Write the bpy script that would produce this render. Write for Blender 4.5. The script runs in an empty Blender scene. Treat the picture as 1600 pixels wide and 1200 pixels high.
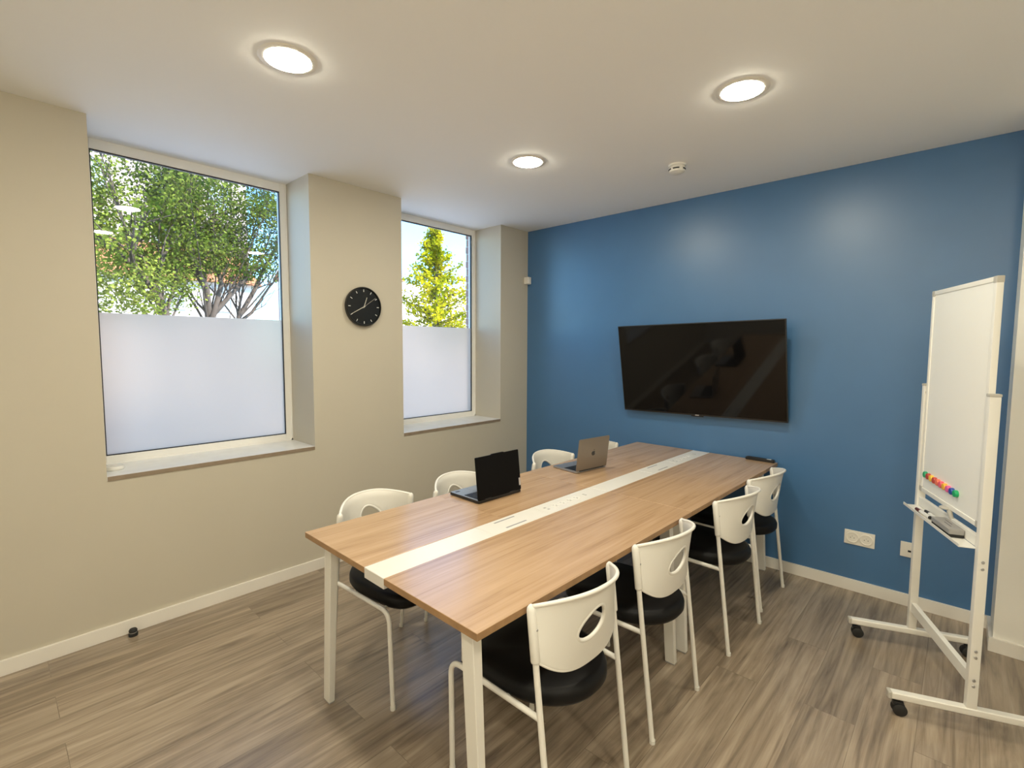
import bpy, bmesh, math, random
from mathutils import Vector, Matrix
R90 = math.pi / 2
scene = bpy.context.scene
COL = scene.collection
H = 2.657          # ceiling height
HT = 0.7527        # table top height
TX, TY, TTH = 1.21, -2.8075, -0.0094   # table origin corner and rotation
TW, TL = 1.0662, 2.790

# ------------------------------------------------------------------ materials
def nodes(name):
    m = bpy.data.materials.new(name); m.use_nodes = True
    nt = m.node_tree
    return m, nt, nt.nodes['Principled BSDF']

def pbr(name, col, rough=0.5, metal=0.0, var=0.0, scale=8.0, bump=0.0, bscale=200.0, spec=None, coat=0.0, stretch=None):
    m, nt, b = nodes(name)
    b.inputs['Base Color'].default_value = (*col, 1)
    b.inputs['Roughness'].default_value = rough
    b.inputs['Metallic'].default_value = metal
    if spec is not None: b.inputs['Specular IOR Level'].default_value = spec
    if coat: b.inputs['Coat Weight'].default_value = coat
    tc = nt.nodes.new('ShaderNodeTexCoord')
    if var:
        n = nt.nodes.new('ShaderNodeTexNoise'); n.inputs['Scale'].default_value = scale; n.inputs['Detail'].default_value = 4
        nt.links.new(tc.outputs['Object'], n.inputs['Vector'])
        r = nt.nodes.new('ShaderNodeValToRGB')
        r.color_ramp.elements[0].position = .3; r.color_ramp.elements[1].position = .7
        r.color_ramp.elements[0].color = (*[c * (1 - var) for c in col], 1)
        r.color_ramp.elements[1].color = (*[min(1, c * (1 + var)) for c in col], 1)
        nt.links.new(n.outputs['Fac'], r.inputs['Fac']); nt.links.new(r.outputs['Color'], b.inputs['Base Color'])
    if bump:
        n2 = nt.nodes.new('ShaderNodeTexNoise'); n2.inputs['Scale'].default_value = bscale; n2.inputs['Detail'].default_value = 2
        nt.links.new(tc.outputs['Object'], n2.inputs['Vector'])
        bp = nt.nodes.new('ShaderNodeBump'); bp.inputs['Strength'].default_value = bump; bp.inputs['Distance'].default_value = .002
        nt.links.new(n2.outputs['Fac'], bp.inputs['Height']); nt.links.new(bp.outputs['Normal'], b.inputs['Normal'])
    return m

def emit(name, col, s):
    m, nt, b = nodes(name)
    b.inputs['Base Color'].default_value = (*col, 1)
    b.inputs['Emission Color'].default_value = (*col, 1); b.inputs['Emission Strength'].default_value = s
    return m

def wood_planks(name, plank_w, plank_l, cols, rough, grain=(60, 3.0), seam=.35, rot=0.0, dark=.5):
    """boards running along Y"""
    m, nt, b = nodes(name); N = nt.nodes.new; L = nt.links.new
    tc = N('ShaderNodeTexCoord'); mp = N('ShaderNodeMapping'); mp.inputs['Rotation'].default_value = (0, 0, R90 + rot)
    L(tc.outputs['Object'], mp.inputs['Vector'])
    br = N('ShaderNodeTexBrick'); br.offset = .37; br.squash = 1
    br.inputs['Scale'].default_value = 1; br.inputs['Mortar Size'].default_value = .0012; br.inputs['Mortar Smooth'].default_value = .2
    br.inputs['Brick Width'].default_value = plank_l; br.inputs['Row Height'].default_value = plank_w
    br.inputs['Color1'].default_value = (0, 0, 0, 1); br.inputs['Color2'].default_value = (1, 1, 1, 1); br.inputs['Mortar'].default_value = (.5, .5, .5, 1)
    L(mp.outputs['Vector'], br.inputs['Vector'])
    # per-plank offset of the grain
    sc = N('ShaderNodeVectorMath'); sc.operation = 'SCALE'; sc.inputs['Scale'].default_value = 7.3
    L(br.outputs['Color'], sc.inputs[0])
    ad = N('ShaderNodeVectorMath'); ad.operation = 'ADD'; L(mp.outputs['Vector'], ad.inputs[0]); L(sc.outputs['Vector'], ad.inputs[1])
    m2 = N('ShaderNodeMapping'); m2.inputs['Scale'].default_value = (grain[1], grain[0], 1); L(ad.outputs['Vector'], m2.inputs['Vector'])
    n1 = N('ShaderNodeTexNoise'); n1.inputs['Scale'].default_value = 1; n1.inputs['Detail'].default_value = 8; n1.inputs['Roughness'].default_value = .62; n1.inputs['Distortion'].default_value = .8
    L(m2.outputs['Vector'], n1.inputs['Vector'])
    m3 = N('ShaderNodeMapping'); m3.inputs['Scale'].default_value = (.9, 7, 1); L(ad.outputs['Vector'], m3.inputs['Vector'])
    n2 = N('ShaderNodeTexNoise'); n2.inputs['Scale'].default_value = 1.2; n2.inputs['Detail'].default_value = 4; n2.inputs['Distortion'].default_value = 1.5
    L(m3.outputs['Vector'], n2.inputs['Vector'])
    mx = N('ShaderNodeMix'); mx.data_type = 'FLOAT'; mx.inputs['Factor'].default_value = .45
    L(n1.outputs['Fac'], mx.inputs['A']); L(n2.outputs['Fac'], mx.inputs['B'])
    rp = N('ShaderNodeValToRGB'); cr = rp.color_ramp
    cr.elements[0].position = .30; cr.elements[0].color = (*cols[0], 1)
    cr.elements[1].position = .68; cr.elements[1].color = (*cols[2], 1)
    e = cr.elements.new(.48); e.color = (*cols[1], 1)
    L(mx.outputs['Result'], rp.inputs['Fac'])
    # plank tone
    tone = N('ShaderNodeMapRange'); tone.inputs['To Min'].default_value = 1 - seam * .35; tone.inputs['To Max'].default_value = 1 + seam * .25
    L(br.outputs['Color'], tone.inputs['Value'])
    mul = N('ShaderNodeVectorMath'); mul.operation = 'SCALE'; L(rp.outputs['Color'], mul.inputs[0]); L(tone.outputs['Result'], mul.inputs['Scale'])
    md = N('ShaderNodeMix'); md.data_type = 'RGBA'; md.blend_type = 'MULTIPLY'
    L(mul.outputs['Vector'], md.inputs['A']); md.inputs['B'].default_value = (dark, dark, dark, 1); L(br.outputs['Fac'], md.inputs['Factor'])
    L(md.outputs['Result'], b.inputs['Base Color'])
    b.inputs['Roughness'].default_value = rough
    b.inputs['Specular IOR Level'].default_value = .85
    bp = N('ShaderNodeBump'); bp.inputs['Strength'].default_value = .12; bp.inputs['Distance'].default_value = .001
    L(n1.outputs['Fac'], bp.inputs['Height']); L(bp.outputs['Normal'], b.inputs['Normal'])
    return m

def glass_mat(name, tint=(1, 1, 1), ior=1.5):
    m = bpy.data.materials.new(name); m.use_nodes = True; nt = m.node_tree; nt.nodes.clear(); N = nt.nodes.new; L = nt.links.new
    o = N('ShaderNodeOutputMaterial'); mix = N('ShaderNodeMixShader'); t = N('ShaderNodeBsdfTransparent'); g = N('ShaderNodeBsdfGlossy'); f = N('ShaderNodeFresnel')
    t.inputs['Color'].default_value = (*tint, 1); g.inputs['Roughness'].default_value = 0.0; f.inputs['IOR'].default_value = ior
    ge = N('ShaderNodeNewGeometry'); mr = N('ShaderNodeMapRange')   # same reflectance on both faces of the pane
    mr.inputs['To Min'].default_value = ior; mr.inputs['To Max'].default_value = 1 / ior
    L(ge.outputs['Backfacing'], mr.inputs['Value']); L(mr.outputs['Result'], f.inputs['IOR'])
    L(f.outputs['Fac'], mix.inputs['Fac']); L(t.outputs['BSDF'], mix.inputs[1]); L(g.outputs['BSDF'], mix.inputs[2]); L(mix.outputs['Shader'], o.inputs['Surface'])
    return m

def film_mat(name):
    m = bpy.data.materials.new(name); m.use_nodes = True; nt = m.node_tree; nt.nodes.clear(); N = nt.nodes.new; L = nt.links.new
    o = N('ShaderNodeOutputMaterial'); mix = N('ShaderNodeMixShader'); t = N('ShaderNodeBsdfTranslucent'); d = N('ShaderNodeBsdfDiffuse')
    r = N('ShaderNodeBsdfRefraction'); r.inputs['Roughness'].default_value = .8; r.inputs['IOR'].default_value = 1.12; r.inputs['Color'].default_value = (.50, .41, .34, 1)
    t.inputs['Color'].default_value = (.64, .525, .44, 1); d.inputs['Color'].default_value = (.85, .85, .86, 1)
    mix.inputs['Fac'].default_value = .42
    mix2 = N('ShaderNodeMixShader'); mix2.inputs['Fac'].default_value = .12
    L(t.outputs['BSDF'], mix.inputs[1]); L(r.outputs['BSDF'], mix.inputs[2])
    L(mix.outputs['Shader'], mix2.inputs[1]); L(d.outputs['BSDF'], mix2.inputs[2]); L(mix2.outputs['Shader'], o.inputs['Surface'])
    return m

def leaf_mat(name, c1, c2, trans=.4):
    m = bpy.data.materials.new(name); m.use_nodes = True; nt = m.node_tree; nt.nodes.clear(); N = nt.nodes.new; L = nt.links.new
    o = N('ShaderNodeOutputMaterial'); mix = N('ShaderNodeMixShader'); d = N('ShaderNodeBsdfDiffuse'); t = N('ShaderNodeBsdfTranslucent')
    tc = N('ShaderNodeTexCoord'); n = N('ShaderNodeTexNoise'); n.inputs['Scale'].default_value = 2.2; n.inputs['Detail'].default_value = 5
    L(tc.outputs['Object'], n.inputs['Vector']); r = N('ShaderNodeValToRGB'); r.color_ramp.elements[0].position = .38; r.color_ramp.elements[1].position = .62
    r.color_ramp.elements[0].color = (*c1, 1); r.color_ramp.elements[1].color = (*c2, 1); L(n.outputs['Fac'], r.inputs['Fac'])
    L(r.outputs['Color'], d.inputs['Color']); L(r.outputs['Color'], t.inputs['Color']); mix.inputs['Fac'].default_value = trans
    L(d.outputs['BSDF'], mix.inputs[1]); L(t.outputs['BSDF'], mix.inputs[2]); L(mix.outputs['Shader'], o.inputs['Surface'])
    return m

def brick_mat(name):
    m, nt, b = nodes(name); N = nt.nodes.new; L = nt.links.new
    tc = N('ShaderNodeTexCoord'); sep = N('ShaderNodeSeparateXYZ'); L(tc.outputs['Object'], sep.inputs[0])
    add = N('ShaderNodeMath'); add.operation = 'ADD'; L(sep.outputs['X'], add.inputs[0]); L(sep.outputs['Y'], add.inputs[1])
    cmb = N('ShaderNodeCombineXYZ'); L(add.outputs[0], cmb.inputs['X']); L(sep.outputs['Z'], cmb.inputs['Y'])
    br = N('ShaderNodeTexBrick'); br.inputs['Scale'].default_value = 1; br.inputs['Brick Width'].default_value = .22; br.inputs['Row Height'].default_value = .07
    br.inputs['Mortar Size'].default_value = .006; br.inputs['Color1'].default_value = (.46, .30, .25, 1); br.inputs['Color2'].default_value = (.36, .24, .21, 1); br.inputs['Mortar'].default_value = (.5, .46, .42, 1)
    L(cmb.outputs[0], br.inputs['Vector']); L(br.outputs['Color'], b.inputs['Base Color']); b.inputs['Roughness'].default_value = .9
    return m

M = dict(
    wall=pbr('wall_paint', (.55, .51, .42), .6, bump=.05, bscale=350, var=.01, scale=3),
    wall_brightened=pbr('brightened_wall_paint', (.87, .855, .80), .6, bump=.05, bscale=350),  # paler than the cream walls, to bounce light and lift the right side
    ceiling=pbr('ceiling_paint', (.92, .92, .91), .75, bump=.04, bscale=300),
    blue=pbr('blue_paint', (.055, .160, .335), .36, bump=.10, bscale=420, var=.03, scale=4, spec=.8),
    white_trim=pbr('white_trim', (.82, .79, .73), .4),
    frame=pbr('window_frame_paint', (.85, .84, .81), .35),
    gasket=pbr('black_gasket', (.01, .01, .012), .5),
    sill_top=pbr('sill_laminate', (.80, .81, .82), .22, var=.04, scale=12),
    sill_edge=pbr('sill_edge', (.27, .21, .15), .5, var=.1, scale=30),
    glass=glass_mat('window_glass'),
    film=film_mat('frosted_film'),
    floor=wood_planks('grey_oak_vinyl', .185, 1.35, [(.110, .082, .058), (.285, .222, .160), (.46, .375, .280)], .27, grain=(34, 1.6), seam=.35, dark=.7),
    oak=wood_planks('light_oak_laminate', 4.0, 9.0, [(.315, .19, .100), (.45, .295, .172), (.54, .37, .232)], .23, grain=(58, 1.3), seam=0, dark=1),
    oak_edge=pbr('oak_edge_band', (.34, .20, .095), .45, var=.15, scale=25),
    white_metal=pbr('white_powder_coat', (.80, .785, .735), .35, bump=.02, bscale=600),
    white_plastic=pbr('white_plastic', (.77, .755, .705), .38, bump=.02, bscale=500),
    strip=pbr('white_lacquer', (.72, .70, .655), .3),
    slot=pbr('grey_slot', (.30, .30, .31), .5),
    socket_grey=pbr('socket_grey', (.40, .39, .37), .5),
    socket_face=pbr('socket_face', (.80, .77, .70), .4),
    black_seat=pbr('black_leatherette', (.005, .005, .0055), .48, bump=.1, bscale=260, spec=.2),
    grey_glide=pbr('grey_glide', (.35, .35, .34), .5),
    steel=pbr('steel_screw', (.45, .45, .45), .35, metal=.8),
    black=pbr('black_plastic', (.012, .012, .013), .4),
    matte_black=pbr('matte_black_lid', (.003, .003, .0032), .55, spec=.12),
    screen=pbr('dark_screen', (.003, .003, .0035), .06, spec=.28),
    palm=pbr('palmrest_window_sheen', (.20, .23, .28), .28, spec=.8),  # bluish window reflection painted into the colour of a dark deck
    key=pbr('black_key', (.01, .01, .011), .5),
    alu=pbr('space_grey_aluminium', (.30, .27, .235), .42, metal=.75),
    alu_light=pbr('aluminium_deck', (.42, .42, .43), .35, metal=.75),
    logo=pbr('dark_mirror_logo', (.03, .026, .024), .2),
    silver=pbr('silver_badge', (.65, .65, .66), .3, metal=.6),
    clock_face=pbr('black_clock_face', (.008, .009, .009), .3),
    clock_mark=pbr('clock_marks', (.75, .75, .72), .4),
    clock_hand=pbr('clock_hands', (.6, .58, .5), .35),
    white_board=pbr('whiteboard_surface', (.95, .935, .88), .22),
    board_frame=pbr('board_frame', (.85, .835, .78), .35),
    cap_grey=pbr('grey_cap', (.50, .48, .43), .45),
    rubber=pbr('black_rubber', (.012, .012, .012), .6),
    eraser_grey=pbr('eraser_grey', (.33, .32, .31), .5),
    lamp_ring=pbr('lamp_ring', (.82, .79, .73), .4),
    lamp=emit('lamp_diffuser', (1.0, .92, .725), 172.0),
    brick=brick_mat('brick'),
    bark=pbr('bark', (.07, .052, .04), .9, var=.3, scale=9, bump=.6, bscale=30),
    leaf_a=leaf_mat('leaves_green', (.085, .135, .016), (.27, .31, .055)),
    leaf_b=leaf_mat('leaves_mid_green', (.06, .10, .015), (.18, .22, .04)),
    leaf_c=leaf_mat('leaves_blue_green', (.055, .095, .04), (.15, .20, .09)),
    leaf_d=leaf_mat('leaves_yellow_green', (.23, .26, .008), (.62, .52, .016), .35),
    facade_white=pbr('white_render', (.50, .46, .43), .9, var=.04, scale=1.5),
    facade_pink=pbr('pink_render', (.46, .37, .335), .9, var=.05, scale=.7),
    roof=pbr('terracotta_tiles', (.33, .12, .045), .85, var=.25, scale=6),
    win_dark=pbr('window_pane_far', (.30, .34, .36), .15),
    shutter=pbr('grey_shutter', (.52, .50, .46), .7),
    ground=pbr('paving', (.42, .41, .40), .9, var=.1, scale=.6),
)

# ------------------------------------------------------------------ mesh helpers
class MB:
    def __init__(s): s.bm = bmesh.new()
    def box(s, lo, hi, bevel=0.0, seg=2, mat=None):
        g = bmesh.new(); bmesh.ops.create_cube(g, size=1)
        c = [(a + b) / 2 for a, b in zip(lo, hi)]; d = [abs(b - a) for a, b in zip(lo, hi)]
        bmesh.ops.scale(g, vec=d, verts=g.verts)
        if bevel: bmesh.ops.bevel(g, geom=g.edges[:], offset=min(bevel, min(d) * .49), segments=seg, profile=.7, affect='EDGES')
        bmesh.ops.translate(g, vec=c, verts=g.verts)
        if mat is not None: bmesh.ops.transform(g, matrix=mat, verts=g.verts)
        s.merge(g); return s
    def merge(s, g):
        me = bpy.data.meshes.new('tmp'); g.to_mesh(me); g.free(); s.bm.from_mesh(me); bpy.data.meshes.remove(me)
    def hexa(s, bot, top):
        """8-corner prism from two quads"""
        vs = [s.bm.verts.new(p) for p in bot] + [s.bm.verts.new(p) for p in top]
        for f in [(3, 2, 1, 0), (4, 5, 6, 7), (0, 1, 5, 4), (1, 2, 6, 5), (2, 3, 7, 6), (3, 0, 4, 7)]: s.bm.faces.new([vs[i] for i in f])
        return s
    def tube(s, pts, r, n=12, caps=True, squash=None):
        pts = [Vector(p) for p in pts]; rs = r if isinstance(r, (list, tuple)) else [r] * len(pts)
        prev = None; rings = []
        for i, p in enumerate(pts):
            t = ((pts[i + 1] - pts[i]) if i == 0 else (pts[i] - pts[i - 1]) if i == len(pts) - 1 else (pts[i + 1] - p).normalized() + (p - pts[i - 1]).normalized()).normalized()
            if prev is None:
                a = Vector((0, 0, 1)) if abs(t.z) < .9 else Vector((1, 0, 0)); nx = t.cross(a).normalized()
            else:
                nx = (prev - t * prev.dot(t)).normalized()
            prev = nx; ny = t.cross(nx)
            rings.append([s.bm.verts.new(p + (nx * math.cos(2 * math.pi * k / n) + ny * math.sin(2 * math.pi * k / n)) * rs[i]) for k in range(n)])
        for a, b in zip(rings, rings[1:]):
            for k in range(n): s.bm.faces.new((a[k], a[(k + 1) % n], b[(k + 1) % n], b[k]))
        if caps:
            s.bm.faces.new(rings[0][::-1]); s.bm.faces.new(rings[-1])
        return s
    def lathe(s, prof, n=40, mat=None, close=True):
        """profile (r, z) from bottom to top, about Z"""
        g = bmesh.new(); rings = []
        for r, z in prof:
            if r < 1e-6: rings.append([g.verts.new((0, 0, z))])
            else: rings.append([g.verts.new((r * math.cos(2 * math.pi * k / n), r * math.sin(2 * math.pi * k / n), z)) for k in range(n)])
        for a, b in zip(rings, rings[1:]):
            for k in range(n):
                k2 = (k + 1) % n
                if len(a) == 1 and len(b) == 1: continue
                if len(a) == 1: g.faces.new((a[0], b[k2], b[k]))
                elif len(b) == 1: g.faces.new((a[k], a[k2], b[0]))
                else: g.faces.new((a[k], a[k2], b[k2], b[k]))
        bmesh.ops.recalc_face_normals(g, faces=g.faces)
        if mat is not None: bmesh.ops.transform(g, matrix=mat, verts=g.verts)
        s.merge(g); return s
    def prism(s, outline, z0, z1, mat=None, bevel=0.0):
        g = bmesh.new(); vs = [g.verts.new((x, y, z0)) for x, y in outline]; f = g.faces.new(vs)
        e = bmesh.ops.extrude_face_region(g, geom=[f]); bmesh.ops.translate(g, vec=(0, 0, z1 - z0), verts=[v for v in e['geom'] if isinstance(v, bmesh.types.BMVert)])
        bmesh.ops.recalc_face_normals(g, faces=g.faces)
        if bevel: bmesh.ops.bevel(g, geom=[e for e in g.edges if abs(e.verts[0].co.z - e.verts[1].co.z) < 1e-6], offset=bevel, segments=2, affect='EDGES')
        if mat is not None: bmesh.ops.transform(g, matrix=mat, verts=g.verts)
        s.merge(g); return s
    def build(s, name, mat, parent=None, smooth=None, loc=None):
        me = bpy.data.meshes.new(name); 
        s.bm.normal_update(); s.bm.to_mesh(me); s.bm.free()
        me.materials.append(mat)
        o = bpy.data.objects.new(name, me); COL.objects.link(o)
        if smooth is not None:
            for p in me.polygons: p.use_smooth = True
            if smooth < 180: me.set_sharp_from_angle(angle=math.radians(smooth))
        if parent is not None: o.parent = parent
        if loc is not None: o.location = loc
        return o

def fillet(pts, r, n=6):
    pts = [Vector(p) for p in pts]; out = [pts[0]]
    for i in range(1, len(pts) - 1):
        a, p, b = pts[i - 1], pts[i], pts[i + 1]; u = (a - p).normalized(); v = (b - p).normalized()
        d = min(r, (a - p).length * .49, (b - p).length * .49)
        for k in range(n + 1):
            t = k / n; out.append((p + u * d) * (1 - t) ** 2 + p * 2 * t * (1 - t) + (p + v * d) * t * t)
    return out + [pts[-1]]

def rounded_rect(x0, y0, x1, y1, r, n=5):
    out = []
    for cx, cy, a0 in ((x1 - r, y0 + r, -90), (x1 - r, y1 - r, 0), (x0 + r, y1 - r, 90), (x0 + r, y0 + r, 180)):
        for k in range(n + 1):
            a = math.radians(a0 + 90 * k / n); out.append((cx + r * math.cos(a), cy + r * math.sin(a)))
    return out

def keys_grid(x0, x1, y0, y1, rows, cols, z, gap, hgt):
    mb = MB(); bmesh.ops.create_grid(mb.bm, x_segments=rows, y_segments=cols, size=1)
    for v in mb.bm.verts: v.co = Vector((x0 + (v.co.x + 1) / 2 * (x1 - x0), y0 + (v.co.y + 1) / 2 * (y1 - y0), z))
    fs = mb.bm.faces[:]; bmesh.ops.inset_individual(mb.bm, faces=fs, thickness=gap)
    bmesh.ops.inset_individual(mb.bm, faces=fs, thickness=gap * .3, depth=hgt)
    return mb

def tag(o, label, cat, group=None, kind=None):
    if label: o['label'] = label
    if cat: o['category'] = cat
    if group: o['group'] = group
    if kind: o['kind'] = kind
    return o
def thing(name, label, cat, loc=(0, 0, 0), rot=(0, 0, 0), group=None):
    o = bpy.data.objects.new(name, None); COL.objects.link(o); o.location = loc; o.rotation_euler = rot
    o.empty_display_size = .1
    return tag(o, label, cat, group)
def struct(o, label=None, cat=None):
    o['kind'] = 'structure'
    if label: o['label'] = label
    if cat: o['category'] = cat
    return o
def copy_tree(o, parent=None):
    c = o.copy(); COL.objects.link(c)
    if parent is not None: c.parent = parent
    for ch in list(o.children): copy_tree(ch, c)
    return c

# ------------------------------------------------------------------ camera
fw = Vector((-0.67707601, 0.7321676, -0.0741531)); rt = Vector((0.73394323, 0.67919452, 0.0047046)); up = Vector((-0.05380894, 0.05123879, 0.99723577))
cam = bpy.data.cameras.new('camera'); cam.sensor_width = 36; cam.lens = 17.266; cam.clip_start = .02; cam.clip_end = 400
co = bpy.data.objects.new('camera', cam); COL.objects.link(co)
co.matrix_world = Matrix(((rt.x, up.x, -fw.x, 3.21429), (rt.y, up.y, -fw.y, -3.69632), (rt.z, up.z, -fw.z, 1.53070), (0, 0, 0, 1)))
scene.camera = co

# ------------------------------------------------------------------ room shell
XR, YF = 4.3, -4.7        # right and front walls
PX, PY = 3.3862, -0.2671  # pier beside the blue wall
XE = -0.50                # outer face of the window wall
Y1A, Y1B, Y2A, Y2B = -3.2861, -2.1857, -1.4693, -0.3812
ZS = .8566
D = -.3446                # window plane

struct(MB().box((XE, YF - .15, -.12), (XR + .15, .15, 0)).build('floor', M['floor']), 'grey brown wood plank floor', 'floor')
struct(MB().box((XE, YF - .15, H), (XR + .15, .15, H + .15)).build('ceiling', M['ceiling']), 'plain white ceiling', 'ceiling')
w = MB()
XI = -.37
for a, b in ((YF - .15, Y1A), (Y1B, Y2A), (Y2B, .0)): w.box((XI, a, 0), (0, b, H))
SB = ZS - .022
for a, b in ((Y1A, Y1B), (Y2A, Y2B)): w.box((XI, a, 0), (0, b, SB))
struct(w.build('wall_left', M['wall']), 'cream wall with two deep window reveals', 'wall')
struct(MB().box((XI, 0, 0), (XR + .15, .15, H)).build('wall_back', M['blue']), 'blue painted end wall', 'wall')
struct(MB().box((PX, PY, 0), (XR, 0, H)).build('wall_right', M['wall_brightened']), 'wall return right of the blue wall, paint paled to look better lit', 'wall')
struct(MB().box((XR, YF, 0), (XR + .15, 0, H)).build('wall_side', M['wall_brightened']), 'unseen wall on the right, paint paled to bounce light', 'wall')
struct(MB().box((0, YF - .15, 0), (XR + .15, YF, H)).build('wall_front', M['wall_brightened']), 'unseen wall behind the camera, paint paled to bounce light', 'wall')
# brick outer leaf
e = MB()
o_ = .020
for a, b in ((YF - .15, Y1A - o_ + .06), (Y1B + o_, Y2A - o_), (Y2B + o_, .15)): e.box((XE, a, -.1), (XI, b, H + .15))
for a, b in ((Y1A - o_ + .06, Y1B + o_), (Y2A - o_, Y2B + o_)): e.box((XE, a, -.1), (XI, b, ZS + .03)); e.box((XE, a, H - .02), (XI, b, H + .15))
for k in range(27):   # toothed jamb bricks beside the second window
    if k % 2 == 0: e.box((XE - .0, Y2B + o_ - .006, .92 + k * .07), (XI - .02, Y2B + o_ + .002, .98 + k * .07))
struct(e.build('trim_4', M['brick']), 'red brick outer face of the window wall', 'wall')

# baseboards
BH = .072
struct(MB().box((0, YF, 0), (.015, -.015, BH), .002).build('baseboard_left', M['white_trim']))
struct(MB().box((0.0, -.015, 0), (PX, 0, BH), .002).build('baseboard_back', M['white_trim']))
b_ = MB().box((PX - .015, PY - .015, 0), (XR, PY, BH), .002); b_.box((PX - .015, PY - .001, 0), (PX, -.015, BH), .002)
struct(b_.build('baseboard_right', M['white_trim']))

# windows
def window(n, y0, y1, label):
    root = thing('window_%d' % n, label, 'window', (D, 0, 0)); struct(root)
    z0, z1 = ZS, H
    fwid, fb, ft = .046, .047, .056
    f = MB()
    f.box((-.05, y0, z0), (0, y0 + fwid, z1), .003); f.box((-.05, y1 - fwid, z0), (0, y1, z1), .003)
    f.box((-.05, y0 + fwid, z0), (0, y1 - fwid, z0 + fb), .003); f.box((-.05, y0 + fwid, z1 - ft), (0, y1 - fwid, z1), .003)
    f.box((-.012, y0 + .001, z0), (.004, y0 + .012, z1)); f.box((-.012, y1 - .012, z0), (.004, y1 - .001, z1)); f.box((-.012, y0, z0), (.004, y1, z0 + .012))
    f.build('frame', M['frame'], root)
    a, b, c, d = y0 + fwid, y1 - fwid, z0 + fb, z1 - ft
    g = MB(); t = .005
    g.box((-.022, a, c), (-.003, a + t, d)); g.box((-.022, b - t, c), (-.003, b, d)); g.box((-.022, a + t, c), (-.003, b - t, c + t)); g.box((-.022, a + t, d - t - .002), (-.003, b - t, d))
    g.build('gasket', M['gasket'], root)
    g = MB(); g.box((-.020, a + .001, c + .001), (-.014, b - .001, d - .001)); g.build('glass_pane', M['glass'], root)
    g = MB(); vs = [g.bm.verts.new(p) for p in ((-.0125, a + t, c + t), (-.0125, b - t, c + t), (-.0125, b - t, 1.715), (-.0125, a + t, 1.715))]; g.bm.faces.new(vs)
    g.build('frosted_film', M['film'], root)
    s = MB(); s.box((0, y0, ZS - .022), (-D + .0, y1, ZS), .001)
    s.build('sill', M['sill_top'], root)
    s = MB(); s.box((-D - .002, y0 + .002, ZS - .024), (-D + .004, y1 - .002, ZS - .001), .001); s.build('sill_edge', M['sill_edge'], root)
    return root
window(1, Y1A, Y1B, 'large window at the left with frosted lower film and tree view')
window(2, Y2A, Y2B, 'narrow looking window near the blue wall with frosted lower film')

# ------------------------------------------------------------------ ceiling fittings
def downlight(x, y, label):
    t = thing('ceiling_light', label, 'ceiling light', (x, y, H), group='round recessed ceiling lights')
    MB().lathe([(.085, -.003), (.087, -.0045), (.104, -.0035), (.110, 0), (.085, 0)], 48).build('trim_ring', M['lamp_ring'], t, smooth=40)
    MB().lathe([(0, -.012), (.045, -.0115), (.072, -.0095), (.0855, -.005), (.0855, -.001)], 48).build('diffuser', M['lamp'], t, smooth=30)
    return t
downlight(1.19, -2.814, 'lit round ceiling light nearest the camera, upper left above the large window')
downlight(2.43, -1.375, 'lit round ceiling light on the right, in front of the blue wall')
downlight(1.19, -1.374, 'smallest looking lit ceiling light, near the middle of the picture')
downlight(2.43, -2.814, 'lit round ceiling light above the near chairs, seen only reflected in the glass')
downlight(3.67, -2.814, 'added unseen ceiling light brightening the right side of the room, beside the camera')  # added out of view to brighten the right side and chair backs
downlight(2.43, -4.25, 'added unseen ceiling light behind the camera, in the middle, for fill')  # added unseen fill lamp for surfaces facing the camera
downlight(3.67, -4.25, 'added unseen ceiling light behind the camera, on the right, for fill')  # another added lamp out of view, more fill from the right
t = thing('smoke_detector', 'small white round smoke detector on the ceiling by the blue wall', 'smoke detector', (1.839, -.719, H))
MB().lathe([(.048, -.012), (.052, -.010), (.053, 0), (0, 0)], 36).build('base', M['white_plastic'], t, smooth=40)
MB().lathe([(0, -.052), (.030, -.052), (.046, -.043), (.049, -.030), (.047, -.012), (0, -.012)], 36).build('cover', M['white_plastic'], t, smooth=40)
for a in (-95, -20, 55, 130, 205):
    pts = [(.0475 * math.cos(math.radians(a + q)), .0475 * math.sin(math.radians(a + q)), -.030) for q in range(0, 46, 5)]
    MB().tube(pts, .0042, 8).build('vent_slot', M['black'], t, smooth=60)

# ------------------------------------------------------------------ clock
t = thing('wall_clock', 'round black wall clock on the cream wall between the windows', 'clock', (0, -1.814, 1.817), (0, R90, 0))
# local: x -> down (-z), y -> +y, z -> +x (into the room)
MB().lathe([(.128, 0), (.138, .006), (.140, .030), (.136, .036), (.130, .036), (.127, .031), (.127, .004)], 64).build('case', M['clock_face'], t, smooth=40)
MB().lathe([(0, .004), (.1275, .004), (.1275, .027), (0, .027)], 64).build('dial', M['clock_face'], t, smooth=30)
def dialdir(deg):  # clockwise seen from the room, 0 = up;  right as seen = +y
    a = math.radians(deg); return Vector((-math.cos(a), math.sin(a), 0))
for i in range(12):
    u = dialdir(30 * i); s = u.cross(Vector((0, 0, 1)))
    r0, r1, hw = .104, .121, .0021
    c = [u * r0 - s * hw, u * r1 - s * hw, u * r1 + s * hw, u * r0 + s * hw]
    MB().hexa([Vector((p.x, p.y, .027)) for p in c], [Vector((p.x, p.y, .0285)) for p in c]).build('hour_mark', M['clock_mark'], t)
def hand(name, deg, r0, r1, hw, z):
    u = dialdir(deg); s = u.cross(Vector((0, 0, 1))); c = [u * r0 - s * hw, u * r1 - s * hw * .7, u * r1 + s * hw * .7, u * r0 + s * hw]
    MB().hexa([Vector((p.x, p.y, z)) for p in c], [Vector((p.x, p.y, z + .0015)) for p in c]).build(name, M['clock_hand'], t)
hand('hour_hand', 20, -.01, .070, .0026, .029); hand('minute_hand', 241, -.012, .106, .0022, .031); hand('second_hand', 54, -.02, .112, .0008, .033)
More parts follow.
